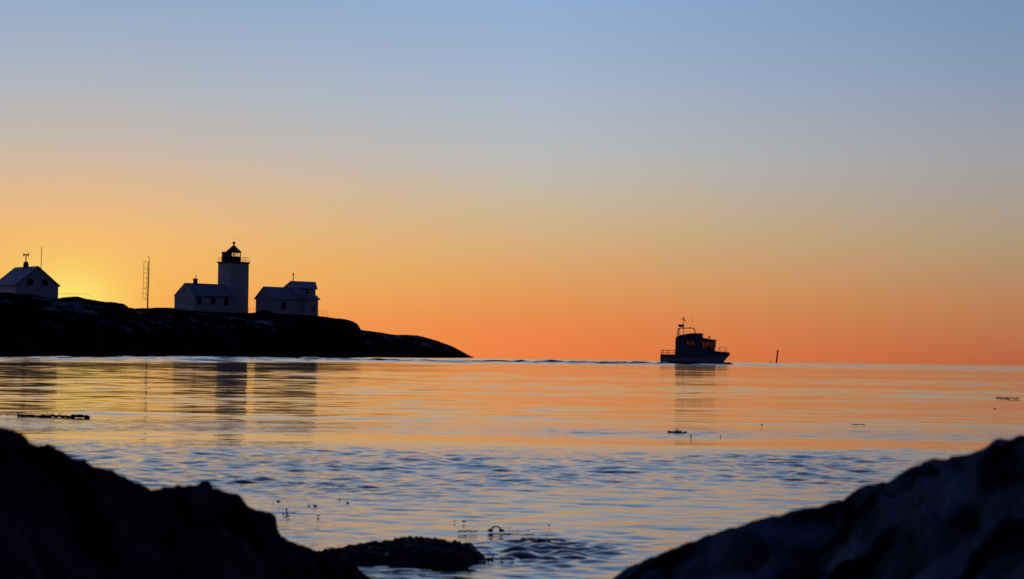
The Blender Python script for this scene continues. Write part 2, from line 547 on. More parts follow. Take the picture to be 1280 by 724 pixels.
def gable_roof(mb, L0, L1, W, ze, zr, oh=0.3, ohl=0.3, th=0.14):
    half = W / 2
    s = (zr - ze) / half
    for sg in (1, -1):
        ring = [(0, zr + th), (sg * (half + oh), ze - s * oh + th), (sg * (half + oh), ze - s * oh + 0.004), (0, zr + 0.004)]
        mb.prism([(L0 - ohl, a, z) for a, z in ring], [(L1 + ohl, a, z) for a, z in ring])
    return mb


def window(parent, c, w, h, face, mull=1):
    """face: '-y' (long wall) or '-x' / '+x' (gable); frame with a pane set inside it"""
    def put(mb, a0, a1, d0, d1, z0, z1):
        if face == '-y':
            mb.box(c[0] + a0, c[0] + a1, c[1] - d1, c[1] - d0, c[2] + z0, c[2] + z1)
        elif face == '-x':
            mb.box(c[0] - d1, c[0] - d0, c[1] + a0, c[1] + a1, c[2] + z0, c[2] + z1)
        else:
            mb.box(c[0] + d0, c[0] + d1, c[1] + a0, c[1] + a1, c[2] + z0, c[2] + z1)
    fr = MB()
    t = 0.07
    put(fr, -w / 2, w / 2, 0.003, .08, -h / 2, -h / 2 + t)
    put(fr, -w / 2, w / 2, 0.003, .08, h / 2 - t, h / 2)
    put(fr, -w / 2, -w / 2 + t, 0.003, .08, -h / 2 + t, h / 2 - t)
    put(fr, w / 2 - t, w / 2, 0.003, .08, -h / 2 + t, h / 2 - t)
    for k in range(mull):
        a = -w / 2 + w * (k + 1) / (mull + 1)
        put(fr, a - .03, a + .03, 0.012, .07, -h / 2 + t, h / 2 - t)
    f = fr.build("window", M["trim"], parent)
    pb = MB()
    put(pb, -w / 2 + t, w / 2 - t, 0.004, .012, -h / 2 + t, h / 2 - t)
    pb.build("pane", M["pane"], f)
    return f


# ------------------------------------------------------------------ lighthouse
d = 484.0
mp_ = d / F_PX
base = at(290.8, 391, d)
LH = thing("lighthouse", "square white lighthouse tower with dark lantern joined to a low house with three front windows", "lighthouse", base, R(45))
b = MB()
TW, TH = 4.62, 10.45
ring0 = [(-TW / 2, -TW / 2, -2.0), (TW / 2, -TW / 2, -2.0), (TW / 2, TW / 2, -2.0), (-TW / 2, TW / 2, -2.0)]
ring1 = [(x * .985, y_ * .985, TH) for x, y_, z in ring0]
b.prism(ring0, ring1).build("tower", M["plaster"], LH)
b = MB()
b.box(-2.5, 2.5, -2.5, 2.5, TH + .003, TH + .2)
b.box(-2.38, 2.38, -2.38, 2.38, TH - .18, TH + .001)
gal = b.build("gallery", M["iron"], LH)
b = MB()
for z in (TH + .62, TH + 1.15):
    b.tube([(-2.3, -2.3, z), (2.3, -2.3, z), (2.3, 2.3, z), (-2.3, 2.3, z), (-2.3, -2.3, z)], .028, 6)
for k in range(4):
    for f_ in np.arange(0, 1, .25):
        p, q_ = [((-2.3, -2.3), (2.3, -2.3), (2.3, 2.3), (-2.3, 2.3))[(k + e) % 4] for e in (0, 1)]
        xx, yy = p[0] + (q_[0] - p[0]) * f_, p[1] + (q_[1] - p[1]) * f_
        b.tube([(xx, yy, TH + .2), (xx, yy, TH + 1.17)], .028, 6)
b.build("railing", M["iron"], gal)
Z0 = TH + .203
OCT = [(1.58 * math.cos(R(22.5 + 45 * k - 45)), 1.58 * math.sin(R(22.5 + 45 * k - 45))) for k in range(8)]
b = MB()
b.prism([(x, y_, Z0) for x, y_ in OCT], [(x, y_, Z0 + 1.12) for x, y_ in OCT])
b.prism([(x, y_, Z0 + 1.92) for x, y_ in OCT], [(x, y_, Z0 + 2.08) for x, y_ in OCT])
for x, y_ in OCT:
    b.tube([(x * .97, y_ * .97, Z0 + 1.12), (x * .97, y_ * .97, Z0 + 1.92)], .05, 6)
OW = [(x, y_) for x, y_ in OCT]
for k in range(8):          # blanked-off lantern faces, seen towards the left
    mxy = ((OW[k][0] + OW[(k + 1) % 8][0]) / 2, (OW[k][1] + OW[(k + 1) % 8][1]) / 2)
    wxy = (mxy[0] * math.cos(R(45)) - mxy[1] * math.sin(R(45)))
    if wxy < -0.9:
        p, q_ = OW[k], OW[(k + 1) % 8]
        b.prism([(p[0], p[1], Z0 + 1.121), (q_[0], q_[1], Z0 + 1.121), (q_[0] * .95, q_[1] * .95, Z0 + 1.121), (p[0] * .95, p[1] * .95, Z0 + 1.121)],
                [(p[0], p[1], Z0 + 1.919), (q_[0], q_[1], Z0 + 1.919), (q_[0] * .95, q_[1] * .95, Z0 + 1.919), (p[0] * .95, p[1] * .95, Z0 + 1.919)])
lan = b.build("lantern_room", M["red"], LH)
b = MB()
for k in range(8):
    p, q_ = OW[k], OW[(k + 1) % 8]
    mxy = ((p[0] + q_[0]) / 2, (p[1] + q_[1]) / 2)
    if (mxy[0] - mxy[1]) * .7071 >= -0.9:
        b.poly([(p[0] * .96, p[1] * .96, Z0 + 1.125), (q_[0] * .96, q_[1] * .96, Z0 + 1.125), (q_[0] * .96, q_[1] * .96, Z0 + 1.915), (p[0] * .96, p[1] * .96, Z0 + 1.915)])
b.build("lantern_glass", M["glass"], lan)
b = MB()
b.ball((0, 0, Z0 + 1.52), .2, sz=1.2)
b.tube([(0, 0, Z0 + 1.12), (0, 0, Z0 + 1.35)], .07)
b.build("lens", M["lens"], lan, True)
b = MB()
ex, ey = -1.72 * .7071, 1.72 * .7071
b.box(ex - .55, ex + .55, ey - .55, ey + .55, Z0, Z0 + 1.98)
b.box(ex - .62, ex + .62, ey - .62, ey + .62, Z0 + 1.983, Z0 + 2.1)
b.build("lantern_porch", M["red"], LH)
b = MB()
b.lathe((0, 0, Z0 + 2.082), [(1.72, 0), (1.74, .05), (1.15, .55), (.6, 1.02), (.16, 1.45), (.12, 1.62)], 8, R(-22.5))
lr = b.build("lantern_roof", M["iron"], LH)
b = MB()
b.ball((0, 0, Z0 + 3.98), .31)
b.build("ball_finial", M["iron"], lr, True)
MB().tube([(0, 0, Z0 + 4.25), (0, 0, Z0 + 5.35)], .03, 6, .015).build("lightning_rod", M["iron"], lr)
# the low house against the tower
x1 = -TW / 2 - .003
x0 = x1 - 10.3
gable_walls(MB(), x0, x1, 6.7, -2.5, 3.35, 5.72).build("house_wall", M["white"], LH)
hr = gable_roof(MB(), x0, x1 + .0, 6.7, 3.35, 5.72, .32, .0).build("house_roof", M["roof"], LH)
b = MB()
cx = x0 + 2.75
b.box(cx - .32, cx + .32, -.32, .32, 5.4, 6.65)
b.box(cx - .42, cx + .42, -.42, .42, 6.653, 6.8)
ch = b.build("chimney", M["brick"], hr)
MB().tube([(cx + .1, 0, 6.8), (cx + .1, 0, 7.2), (cx + .28, 0, 7.45)], .09).build("chimney_pipe", M["iron"], ch)
for fx in (1.25, 4.75, 8.25):
    window(LH, (x0 + fx, -3.35, 2.15), 1.05, 1.4, '-y', 1)
window(LH, (x0, 0, 4.55), .45, .6, '-x', 0)

# ------------------------------------------------------------------ outbuilding to the right
d = 480.0
base = at(340.2, 393.3, d)          # front-left corner of the walls
OB = thing("outbuilding", "white gabled outbuilding with a taller right end and thin flue, right of the lighthouse", "house", base, R(45))
W = 5.5
# local origin: front-left corner -> shift so that y = 0 is the ridge line
off = W / 2
b = MB()
ring = [(0, -2.5), (W, -2.5), (W, 3.45), (off, 5.75), (0, 3.45)]
b.prism([(0, a, z) for a, z in ring], [(7.4, a, z) for a, z in ring])
b.build("wall", M["white"], OB)
b = MB()
for sg in (1, -1):
    s = (5.75 - 3.45) / off
    rg = [(off, 5.75 + .13), (off + sg * (off + .3), 3.45 - s * .3 + .13), (off + sg * (off + .3), 3.454 - s * .3), (off, 5.754)]
    b.prism([(-.3, a, z) for a, z in rg], [(7.9, a, z) for a, z in rg])
rf = b.build("roof", M["roof"], OB)
b = MB()                         # taller right end with a splayed end wall
b.prism([(7.403, 0, -2.5), (11.65, 0, -2.5), (13.6, off, -2.5), (12.6, W, -2.5), (7.403, W, -2.5)],
        [(7.403, 0, 5.7), (11.65, 0, 5.7), (13.6, off, 7.12), (12.6, W, 5.7), (7.403, W, 5.7)])
b.prism([(7.403, .002, 5.7), (7.403, off, 7.12), (7.403, W, 5.7)], [(7.46, .002, 5.7), (7.46, off, 7.12), (7.46, W, 5.7)])
b.build("tall_wing", M["white"], OB)
b = MB()
b.prism([(7.1, -.3, 5.56), (11.95, -.3, 5.56), (13.95, off, 7.15), (7.1, off, 7.15)],
        [(7.1, -.3, 5.70), (11.95, -.3, 5.70), (13.95, off, 7.29), (7.1, off, 7.29)])
b.prism([(7.1, off + .002, 7.15), (13.95, off + .002, 7.15), (12.9, W + .3, 5.56), (7.1, W + .3, 5.56)],
        [(7.1, off + .002, 7.29), (13.95, off + .002, 7.29), (12.9, W + .3, 5.70), (7.1, W + .3, 5.70)])
b.build("wing_roof", M["roof"], OB)
b = MB()                         # skirt roof and porch along the front of the wing
b.prism([(7.9, -.003, 4.25), (11.9, -.003, 4.25), (12.2, -1.0, 3.35), (7.9, -1.0, 3.35)], [(7.9, -.003, 4.37), (11.9, -.003, 4.37), (12.2, -1.0, 3.47), (7.9, -1.0, 3.47)])
b.build("skirt_roof", M["roof"], OB)
MB().box(8.2, 11.8, -.75, -.004, -2.5, 3.4).build("porch", M["white"], OB)
window(OB, (3.0, 0, 1.95), 1.1, 1.55, '-y', 1)
window(OB, (10.6, -.75, 1.55), .6, 1.5, '-y', 0)
window(OB, (9.4, 0, 4.9), .5, .5, '-y', 0)
b = MB()
b.tube([(7.6, off - .2, 6.9), (7.6, off - .2, 8.95)], .09)
b.tube([(7.6, off - .2, 8.5), (7.6, off - .2, 9.0)], .15)
b.build("flue", M["iron"], OB)

# ------------------------------------------------------------------ house on the left
d = 406.0
m1 = d / F_PX
apex = at(47.3, 332.6, d)
HS = thing("house", "white house with grey gable roof, chimney and two gable windows at the left edge", "house", (apex.x, apex.y, apex.z - 5.6), R(-55))
gable_walls(MB(), -9.9, 0, 7.9, -2.5, 2.3, 5.45).build("wall", M["white"], HS)
rf = gable_roof(MB(), -9.9, 0, 7.9, 2.3, 5.45, .3, .3).build("roof", M["roof"], HS)
b = MB()
cx = -5.25
b.box(cx - .36, cx + .36, -.36, .36, 5.2, 6.05)
b.prism([(cx - .36, -.36, 6.053), (cx + .36, -.36, 6.053), (cx + .36, .36, 6.053), (cx - .36, .36, 6.053)],
        [(cx - .22, -.22, 6.5), (cx + .22, -.22, 6.5), (cx + .22, .22, 6.5), (cx - .22, .22, 6.5)])
ch = b.build("chimney", M["brick"], rf)
b = MB()
ax = Vector((.574, .819, 0))      # runs across the view
c = Vector((cx, 0, 0))
b.tube([c + Vector((0, 0, 6.5)), c + Vector((0, 0, 7.75))], .1)
b.tube([c - ax * .36 + Vector((0, 0, 7.72)), c + ax * .36 + Vector((0, 0, 7.72))], .1)
for sg in (-1, 1):
    b.tube([c + ax * (.4 * sg) + Vector((0, 0, 7.45)), c + ax * (.4 * sg) + Vector((0, 0, 8.02))], .1)
b.build("chimney_cowl", M["iron"], ch)
window(HS, (0, -1.35, 2.75), 1.15, 1.1, '+x', 1)
window(HS, (0, 1.45, 2.72), 1.15, 1.1, '+x', 1)

# flagpole behind that house
p = at(51.3, 336, 420)
t_ = at(51.6, 308.5, 420)
FP = tag(MB().tube([(0, 0, -6), (.02, 0, t_.z - p.z)], .085, 8, .05).build("flagpole", M["pole"], None, False, p), "thin bare pole standing behind the left house, rising past its gable", "pole")

# ------------------------------------------------------------------ antenna mast with a ladder of rods
d = 436.0
p0, p1 = at(184.2, 386, d), at(186.3, 326.5, d)
AM = thing("antenna_mast", "thin dark mast with a ladder-like rod array on its left side, between the two houses", "mast", p0)
tp = p1 - p0
MB().tube([(0, 0, -1.5), tuple(tp)], .15, 8, .1).build("pole", M["pole"], AM)
b = MB()


def mastpt(px, py):
    return at(px, py, d) - p0


outer = [mastpt(180.0, 327.3), mastpt(179.2, 350), mastpt(178.2, 373)]
inner = [mastpt(184.4, 327.3), mastpt(183.6, 350), mastpt(182.4, 377)]
b.tube(outer, .035, 6)
b.tube(inner, .035, 6)
for k, py in enumerate((327.4, 335.2, 341.3, 347.5, 354, 360.4, 366.7, 373)):
    f_ = (py - 327.4) / (373 - 327.4)
    b.tube([mastpt(180.0 - 1.8 * f_, py), mastpt(184.4 - 1.8 * f_, py)], .035, 6)
for py in (337.5, 348.5, 359.5, 369.5):
    b.tube([mastpt(183.9 - 1.8 * (py - 327) / 50, py), mastpt(186.2 - .036 * (py - 326), py)], .035, 6)
b.build("rod_array", M["pole"], AM)
b = MB()
b.tube([tp, mastpt(186.6, 323.4)], .05, 6)
b.tube([mastpt(186.6, 323.4), mastpt(185.8, 321.6)], .05, 6)
b.ball(mastpt(185.8, 321.3), .12)
b.build("lamp", M["iron"], AM)
for (ax_, ay_, bx_, by_) in ((186.0, 334, 224, 386),):
    MB().tube([mastpt(ax_, ay_), mastpt(bx_, by_)], .007, 5).build("guy_wire", M["iron"], AM)


# ------------------------------------------------------------------ handrails on the rock
def handrail(label, top, posts, d, r=.03, mid=None):
    o = at(*top[0], d)
    t = thing("handrail", label, "handrail", o)
    b = MB()
    b.tube([at(px, py, d) - o for px, py in top], r, 6)
    if mid:
        b.tube([at(px, py + mid, d) - o for px, py in top], r, 6)
    b.build("rail", M["iron"], t)
    for (px, py, pb) in posts:
        MB().tube([at(px, py, d) - o, at(px, pb, d) - o], r, 6).build("post", M["iron"], t)
    return t


handrail("thin handrail on the ridge right of the left house, bending down at one end", [(69, 367.3), (86, 367), (107, 367.2), (112, 369.5), (118, 373.6)], [(86.5, 367, 372.5), (106, 367.2, 374.5)], 403, .017)
handrail("short low handrail in the gap between the lighthouse tower and the outbuilding", [(310.5, 385.3), (320.5, 385.4)], [(311, 385.3, 392.5), (320, 385.4, 391.5)], 484, .02, 2.8)
handrail("low two-bar handrail on the rock at the right end of the outbuilding", [(396.5, 388.5), (410, 388.8)], [(398, 388.5, 396), (404, 388.7, 396.5), (409.7, 388.8, 397.5)], 474, .02, 3.0)

# dark boulder in front of the outbuilding gable
b = MB()
b.ball((0, 0, 0), 1.0, 1.3, .9, .62, 20)
for k, v in enumerate(b.v):
    v = Vector(v)
    b.v[k] = tuple(v * (1 + .22 * float(pnoise(v.x * 1.7 + 3, v.y * 1.7 + v.z, 2))))
tag(b.build("boulder", M["darkrock"], None, True, at(332, 391.2, 468)), "low dark boulder in front of the outbuilding's left gable", "boulder")

# ------------------------------------------------------------------ boat
d = 352.0
s_ = 1.0
wl = at(868.5, 455.4, d)
BT = thing("motor_boat", "dark motor boat with wheelhouse, radar mast and stern rail heading right across the bay", "boat", (wl.x, wl.y, 0.0), R(-9))
# hull: stations along x with sheer height, half breadth at sheer / chine / keel
st = [(-5.15, 1.38, 1.45, 1.38, .05), (-4.2, 1.36, 1.58, 1.48, -.02), (-2.8, 1.38, 1.66, 1.52, -.1), (-1.0, 1.44, 1.68, 1.48, -.18), (.8, 1.54, 1.62, 1.3, -.22), (2.4, 1.72, 1.42, .95, -.25),
      (3.2, 1.86, 1.15, .55, -.22), (3.8, 1.88, .88, .3, .05), (4.4, 1.86, .60, .16, .62), (4.9, 1.82, .32, .07, 1.2), (5.3, 1.76, .03, .02, 1.66)]
b = MB()
rings = []
for (x, zs, hs, hc, zk) in st:
    zc_ = zk + (zs - zk) * .38
    rings.append([(x, -hs, zs), (x, -(hs * .35 + hc * .65) - .02, zc_ + (zs - zc_) * .45), (x, -hc, zc_), (x, -hc * .55, zk + (zc_ - zk) * .35 - .1), (x, 0, zk - .15),
                  (x, hc * .55, zk + (zc_ - zk) * .35 - .1), (x, hc, zc_), (x, (hs * .35 + hc * .65) + .02, zc_ + (zs - zc_) * .45), (x, hs, zs)])
nr = len(rings[0])
for rg in rings:
    b.v += rg
for k in range(len(rings) - 1):
    for j in range(nr - 1):
        b.f.append((k * nr + j, (k + 1) * nr + j, (k + 1) * nr + j + 1, k * nr + j + 1))
    b.f.append((k * nr, k * nr + nr - 1, (k + 1) * nr + nr - 1, (k + 1) * nr))
b.f.append(tuple(range(nr)))
hull = b.build("hull", M["hull"], BT)
b = MB()
for sg in (-1, 1):
    b.tube([(x, sg * (hs + .02), zs - .28) for (x, zs, hs, hc, zk) in st], .06, 6)
b.build("rub_rail", M["navy"], hull)
b = MB()
for sg in (-1, 1):
    b.tube([(x, sg * hs, zs + .04) for (x, zs, hs, hc, zk) in st], .07, 6)
b.build("gunwale", M["navy"], hull)

# wheelhouse: side walls with real openings
prof_top = lambda x: float(np.interp(x, [-2.75, -2.25, -.7, .9, 1.12, 1.13, 3.1], [4.02, 4.32, 4.62, 4.66, 4.64, 4.02, 3.72]))
b = MB()
hb = 1.28


def panel(xa, xb, za, zb_a, zb_b=None, za_b=None):
    zb_b = zb_a if zb_b is None else zb_b
    za_b = za if za_b is None else za_b
    for sg in (-1, 1):
        y0, y1 = sg * hb, sg * (hb - .06)
        b.prism([(xa, y0, za), (xb, y0, za_b), (xb, y0, zb_b), (xa, y0, zb_a)], [(xa, y1, za), (xb, y1, za_b), (xb, y1, zb_b), (xa, y1, zb_a)])


panel(-2.9, -1.42, 1.3, 2.9)
panel(-2.9, -2.75, 2.9, 2.902, 4.02)
panel(-2.75, -2.25, 2.9, 4.02, 4.32)
panel(-2.25, -1.42, 2.9, 4.32, prof_top(-1.42))
panel(-1.42, -.14, 1.3, 2.86)
panel(-1.42, -.14, 3.5, prof_top(-1.42), prof_top(-.14))
panel(-.86, -.72, 2.86, 3.5)
panel(-.14, .95, 1.3, prof_top(-.14), prof_top(.9))
panel(.95, 1.12, 3.42, 4.64)
panel(1.12, 3.12, 3.42, 4.0, 3.7)
panel(.95, 3.0, 1.4, 2.5)
for xm in (1.58, 2.2, 2.62):
    panel(xm - .05, xm + .05, 2.5, 3.42)
b.box(-2.9, -2.84, -hb + .062, hb - .062, 1.3, 3.98)
for zf, zt, xf, xt in ((1.5, 2.5, 3.0, 2.99), (3.42, 3.72, 3.04, 3.1)):
    b.prism([(xf - .06, -hb, zf), (xf + .003, -hb, zf), (xf + .003, hb, zf), (xf - .06, hb, zf)], [(xt - .06, -hb, zt), (xt + .003, -hb, zt), (xt + .003, hb, zt), (xt - .06, hb, zt)])
for yy in (-hb + .05, -.42, .42, hb - .05):
    b.tube([(2.98, yy, 2.5), (3.05, yy, 3.42)], .055, 6)
wh = b.build("wheelhouse", M["cabin"], BT)
b = MB()
up_ = [(-2.78, 4.025), (-2.25, 4.325), (-.7, 4.625), (.9, 4.665), (1.3, 4.62), (1.3, 4.70), (.9, 4.745), (-.7, 4.705), (-2.25, 4.405), (-2.8, 4.09)]
b.prism([(x, -hb - .1, z) for x, z in up_], [(x, hb + .1, z) for x, z in up_])
lo_ = [(1.125, 4.005), (3.3, 3.70), (3.3, 3.77), (1.125, 4.09)]
b.prism([(x, -hb - .1, z) for x, z in lo_], [(x, hb + .1, z) for x, z in lo_])
b.prism([(1.08, -hb, 4.09), (1.12, -hb, 4.09), (1.12, hb, 4.09), (1.08, hb, 4.09)], [(1.08, -hb, 4.6), (1.12, -hb, 4.6), (1.12, hb, 4.6), (1.08, hb, 4.6)])
b.build("roof", M["navy"], wh)
for (xa, xb, za, zb_) in ((-1.42, -.86, 2.86, 3.5), (-.72, -.14, 2.86, 3.5), (.95, 1.53, 2.5, 3.42), (1.63, 2.15, 2.5, 3.42), (2.25, 2.57, 2.5, 3.42), (2.67, 2.98, 2.5, 3.42)):
    for sg in (-1, 1):
        y0 = sg * (hb - .03)
        g_ = MB()
        g_.poly([(xa, y0, za), (xb, y0, za), (xb, y0, zb_), (xa, y0, zb_)])
        g_.build("window", M["tinted"], wh)
g_ = MB()
g_.poly([(2.99, -hb + .06, 2.505), (2.99, hb - .06, 2.505), (3.04, hb - .06, 3.415), (3.04, -hb + .06, 3.415)])
g_.build("windscreen", M["tinted"], wh)
b = MB()
b.box(1.9, 2.5, -1.1, 1.1, 1.6, 2.62)
b.box(2.0, 2.35, -.75, -.2, 2.623, 2.9)
b.build("blocking_console", M["navy"], wh)  # added box, partly blocks the sky showing through the cabin windows
for yy in (-.6, .6):
    b = MB()
    b.box(1.0, 1.5, yy - .27, yy + .27, 1.5, 2.35)
    b.box(.98, 1.12, yy - .25, yy + .25, 2.353, 3.05)
    b.build("blocking_seat", M["navy"], wh)  # added seats, put in to dim the see-through cabin windows
b = MB()
b.box(-1.5, -.1, -.9, -.3, 1.5, 2.98)
b.build("locker", M["navy"], wh)
# trunk of the cabin ahead of the screen and a little deck line
MB().prism([(3.0, -.85, 1.7), (4.2, -.35, 1.75), (4.2, .35, 1.75), (3.0, .85, 1.7)], [(3.0, -.8, 2.12), (3.9, -.3, 1.95), (3.9, .3, 1.95), (3.0, .8, 2.12)]).build("foredeck_trunk", M["cabin"], BT)
# mast, arch, radar
b = MB()
for sg in (-1, 1):
    yy = sg * 1.0
    b.tube([(-2.7, yy, 4.05), (-2.64, yy, 5.2), (-2.5, yy, 5.45), (-1.7, yy, 5.5), (-.35, yy, 5.5), (-.12, yy, 5.35), (.05, yy, 4.66)], .045, 6)
    b.tube([(-2.35, yy, 4.3), (-2.5, yy, 5.4)], .04, 6)
for xx in (-2.5, -.35, -1.75):
    b.tube([(xx, -1, 5.47), (xx, 1, 5.47)], .04, 6)
arch = b.build("radar_arch", M["steel"], BT)
b = MB()
b.tube([(-1.76, 0, 4.45), (-1.76, 0, 7.15)], .06, 8, .04)
b.tube([(-2.12, 0, 6.75), (-1.5, 0, 6.75)], .03, 6)
b.tube([(-1.76, -.35, 6.4), (-1.76, .35, 6.4)], .03, 6)
b.ball((-1.76, 0, 6.98), .13, sz=1.4)
b.ball((-1.6, 0, 6.6), .1)
b.tube([(-2.12, 0, 6.75), (-2.12, 0, 7.0)], .025, 6)
b.build("mast", M["steel"], BT)
b = MB()
b.lathe((-2.2, 0, 5.72), [(.3, 0), (.42, .06), (.44, .2), (.36, .32), (.1, .36)], 18)
b.tube([(-2.4, 0, 5.48), (-2.2, 0, 5.74)], .06, 6)
b.tube([(-1.76, 0, 5.6), (-2.2, 0, 5.74)], .05, 6)
b.build("radar", M["navy"], BT)
MB().ball((-.75, 0, 5.56), .12).build("lamp", M["navy"], BT)
MB().tube([(-.12, -.9, 5.2), (-.5, -.9, 7.6)], .016, 5, .01).build("whip_antenna", M["steel"], BT)
b = MB()
b.ball((2.15, 0, 4.2), .14)
b.tube([(2.15, 0, 3.88), (2.15, 0, 4.1)], .05, 6)
b.build("searchlight", M["navy"], BT)
b = MB()
ry = 1.42
loop = [(-2.95, -ry - .12, 2.1), (-4.2, -ry - .06, 2.1), (-5.0, -ry + .1, 2.08), (-5.0, ry - .1, 2.08), (-4.2, ry + .06, 2.1), (-2.95, ry + .12, 2.1)]
b.tube(loop, .04, 6)
b.tube([(x, y_, z - .36) for x, y_, z in loop], .03, 6)
b.build("stern_rail", M["steel"], BT)
for (x, y_, z) in loop:
    MB().tube([(x, y_, 1.38), (x, y_, z)], .04, 6).build("rail_post", M["steel"], BT)
for sg in (-1, 1):
    b = MB()
    b.tube([(3.55, sg * 1.0, 1.9), (3.78, sg * .9, 2.72), (4.35, sg * .62, 2.7), (4.72, sg * .3, 2.66)], .022, 5)
    b.tube([(3.78, sg * .9, 2.72), (3.85, sg * .9, 1.88)], .022, 5)
    b.tube([(4.4, sg * .6, 1.86), (4.72, sg * .3, 2.66), (4.8, sg * .35, 1.84)], .022, 5)
    b.build("bow_rail", M["steel"], BT)

# broken water thrown up along the hull
nx, ny = 150, 40
gx = np.linspace(-6.4, 6.6, nx)
gy = np.linspace(-2.9, 2.9, ny)
GX, GY = np.meshgrid(gx, gy)
ridge = np.interp(GX, [-6.4, -5, -3, -1, 1.5, 3.2, 4.2, 5.2, 6.0, 6.6], [0.02, .12, .16, .16, .2, .34, .5, .34, .16, 0])
hbw = np.interp(GX, [-6.4, -5.2, 1, 3.4, 4.6, 6.6], [1.5, 1.5, 1.65, 1.2, .5, .15])
H = ridge * np.exp(-((np.abs(GY) - hbw - .12) / .5) ** 2) * np.clip(.75 + .8 * fbm(GX * 1.1, GY * 1.1, 4, 3), .05, 2) - .06 + .03 * fbm(GX * 3, GY * 3, 3, 5)
H = np.where((np.abs(GX) > 6.3) | (np.abs(GY) > 2.8), -.12, H)
V = np.stack([GX.ravel(), GY.ravel(), H.ravel()], 1)
bw = grid_object("bow_wave", V, nx, ny, M["foam"], "structure")
bw.location = (wl.x, wl.y, 0)
bw.rotation_euler = (0, 0, R(-9))

# ------------------------------------------------------------------ sea mark and buoy
d = 900.0
p = at(970.7, 450.9, d)
t_ = at(972.3, 437.6, d)
v = t_ - p
SM = MB().tube([(-v.x * .3, 0, -1.2), (v.x, v.y, t_.z)], .32, 10, .26).build("sea_mark", M["pole"], None, False, (p.x, p.y, 0))
tag(SM, "slim leaning pole standing in the water on the horizon right of the boat", "sea mark")
p = at(963, 450.2, 880)
BU = thing("buoy", "tiny dark buoy floating just left of the leaning pole on the horizon", "buoy", (p.x, p.y, 0))
MB().ball((0, 0, .15), .32, sz=.8).build("float", M["orange"], BU, True)
MB().tube([(0, 0, .3), (0, 0, .6)], .05, 6).build("stick", M["iron"], BU)


# ------------------------------------------------------------------ foreground rocks
def shore_rock(name, label, u, sky, rc, dn, df, rough, seed, front_drop, freq, material):
    """one big rock: crest along rc(u) with the surveyed outline, face falling to the camera side, back falling into the water"""
    n = len(u)
    t = np.concatenate([np.linspace(-1, 0, 120), np.linspace(0.02, 1, 60)])
    dirs = np.array([ray(p, 440) for p in u])
    dirs = dirs / dirs[:, 1:2]
    D = np.where(t[:, None] <= 0, rc[None, :] + t[:, None] * (rc - dn)[None, :], rc[None, :] + t[:, None] * (df - rc)[None, :])
    Xg, Yg = dirs[None, :, 0] * D, D
    hc = np.array([at(p, s, d_).z for p, s, d_ in zip(u, sky, rc)])
    tf = np.clip(-t, 0, 1)[:, None]
    tb = np.clip(t, 0, 1)[:, None]
    kw = np.exp(-(np.arange(-50, 51) / 14.0) ** 2)
    hs_ = np.convolve(np.pad(hc, 50, mode='edge'), kw / kw.sum(), 'valid')
    H = hs_[None, :] - front_drop * (0.28 * tf + 0.72 * tf ** 1.6) - (hs_[None, :] + .5) * (0.45 * tb + 0.55 * tb ** 2)
    H = H - 1.0 * sstep(.86, 1, tf)
    nz = fbm(Xg * freq, Yg * freq * .7 + H * 1.5, 6, seed, .52) * .6 + fbm(Xg * freq * 1.3 + Yg * .6, Yg * freq * .8 + H * 3, 5, seed + 5, .5, True) * .4
    H = H + nz * rough
    H = crest_fit(H, D, t, (hc - EYE.z) / rc, 119, 0.045)
    V = np.stack([Xg.ravel(), Yg.ravel(), H.ravel()], 1)
    o = grid_object(name, V, n, len(t), material)
    return tag(o, label, "rock")


lk = np.array([(-2700, 1300), (-2300, 600), (-1400, 500), (-420, 485), (-200, 505), (-60, 527), (0, 535), (12, 537.5), (30, 543), (44, 555), (52, 559), (62, 557.5), (70, 560), (80, 567), (100, 574), (120, 583), (145, 591), (165, 600), (190, 611), (203, 613), (213, 609),
               (228, 607.5), (246, 607.5), (258, 603.5), (266, 604.5), (270, 611), (284, 614), (298, 618), (308, 626), (314, 635), (330, 640), (344, 643), (349, 647), (351, 664), (356, 672), (370, 679), (384, 684),
               (400, 691), (430, 701), (450, 710), (470, 726), (500, 745), (540, 770)])
u = np.concatenate([np.linspace(-2700, -10, 200), np.linspace(-9, 540, 480)])
sky = np.interp(u, lk[:, 0], lk[:, 1]) + 2.6 * fbm(u / 14, u * 0, 5, 12, .6) - 1.2
rc = np.interp(u, [-420, 0, 200, 350, 470, 540], [3.6, 4.2, 5.0, 5.7, 6.3, 6.6])
shore_rock("shore_rock", "large black jagged rock sloping down from the left edge into the foreground water", u, sky, rc, 1.7, rc + 1.0, .15, 3, .55, 2.8, M["rock"])
rk = np.array([(690, 775), (740, 742), (765, 726), (790, 709), (830, 691), (870, 676), (900, 665), (940, 652.5), (985, 641), (1010, 635), (1040, 629), (1054, 627.5), (1060, 621), (1070, 612), (1085, 606.5), (1100, 604.5), (1114, 601),
               (1124, 592), (1138, 586), (1150, 580), (1164, 574.5), (1182, 574), (1196, 570), (1215, 566), (1230, 561.5), (1240, 553), (1250, 548.5), (1266, 548), (1280, 543), (1340, 525), (1480, 500), (1700, 510), (2400, 570), (3400, 650), (4200, 720), (4600, 1400)])
u = np.concatenate([np.linspace(690, 1290, 480), np.linspace(1292, 4600, 200)])
sky = np.interp(u, rk[:, 0], rk[:, 1]) + 2.6 * fbm(u / 24, u * 0, 5, 22, .55)
rc = np.interp(u, [690, 800, 1050, 1280, 1700, 4600], [5.4, 5.0, 4.5, 4.1, 3.6, 3.3])
shore_rock("shore_rock", "big dark smooth-backed rock with bluish sheen rising to the right edge of the foreground", u, sky, rc, 1.7, rc + 1.0, .24, 13, .5, 1.7, M["sheen_stone"])

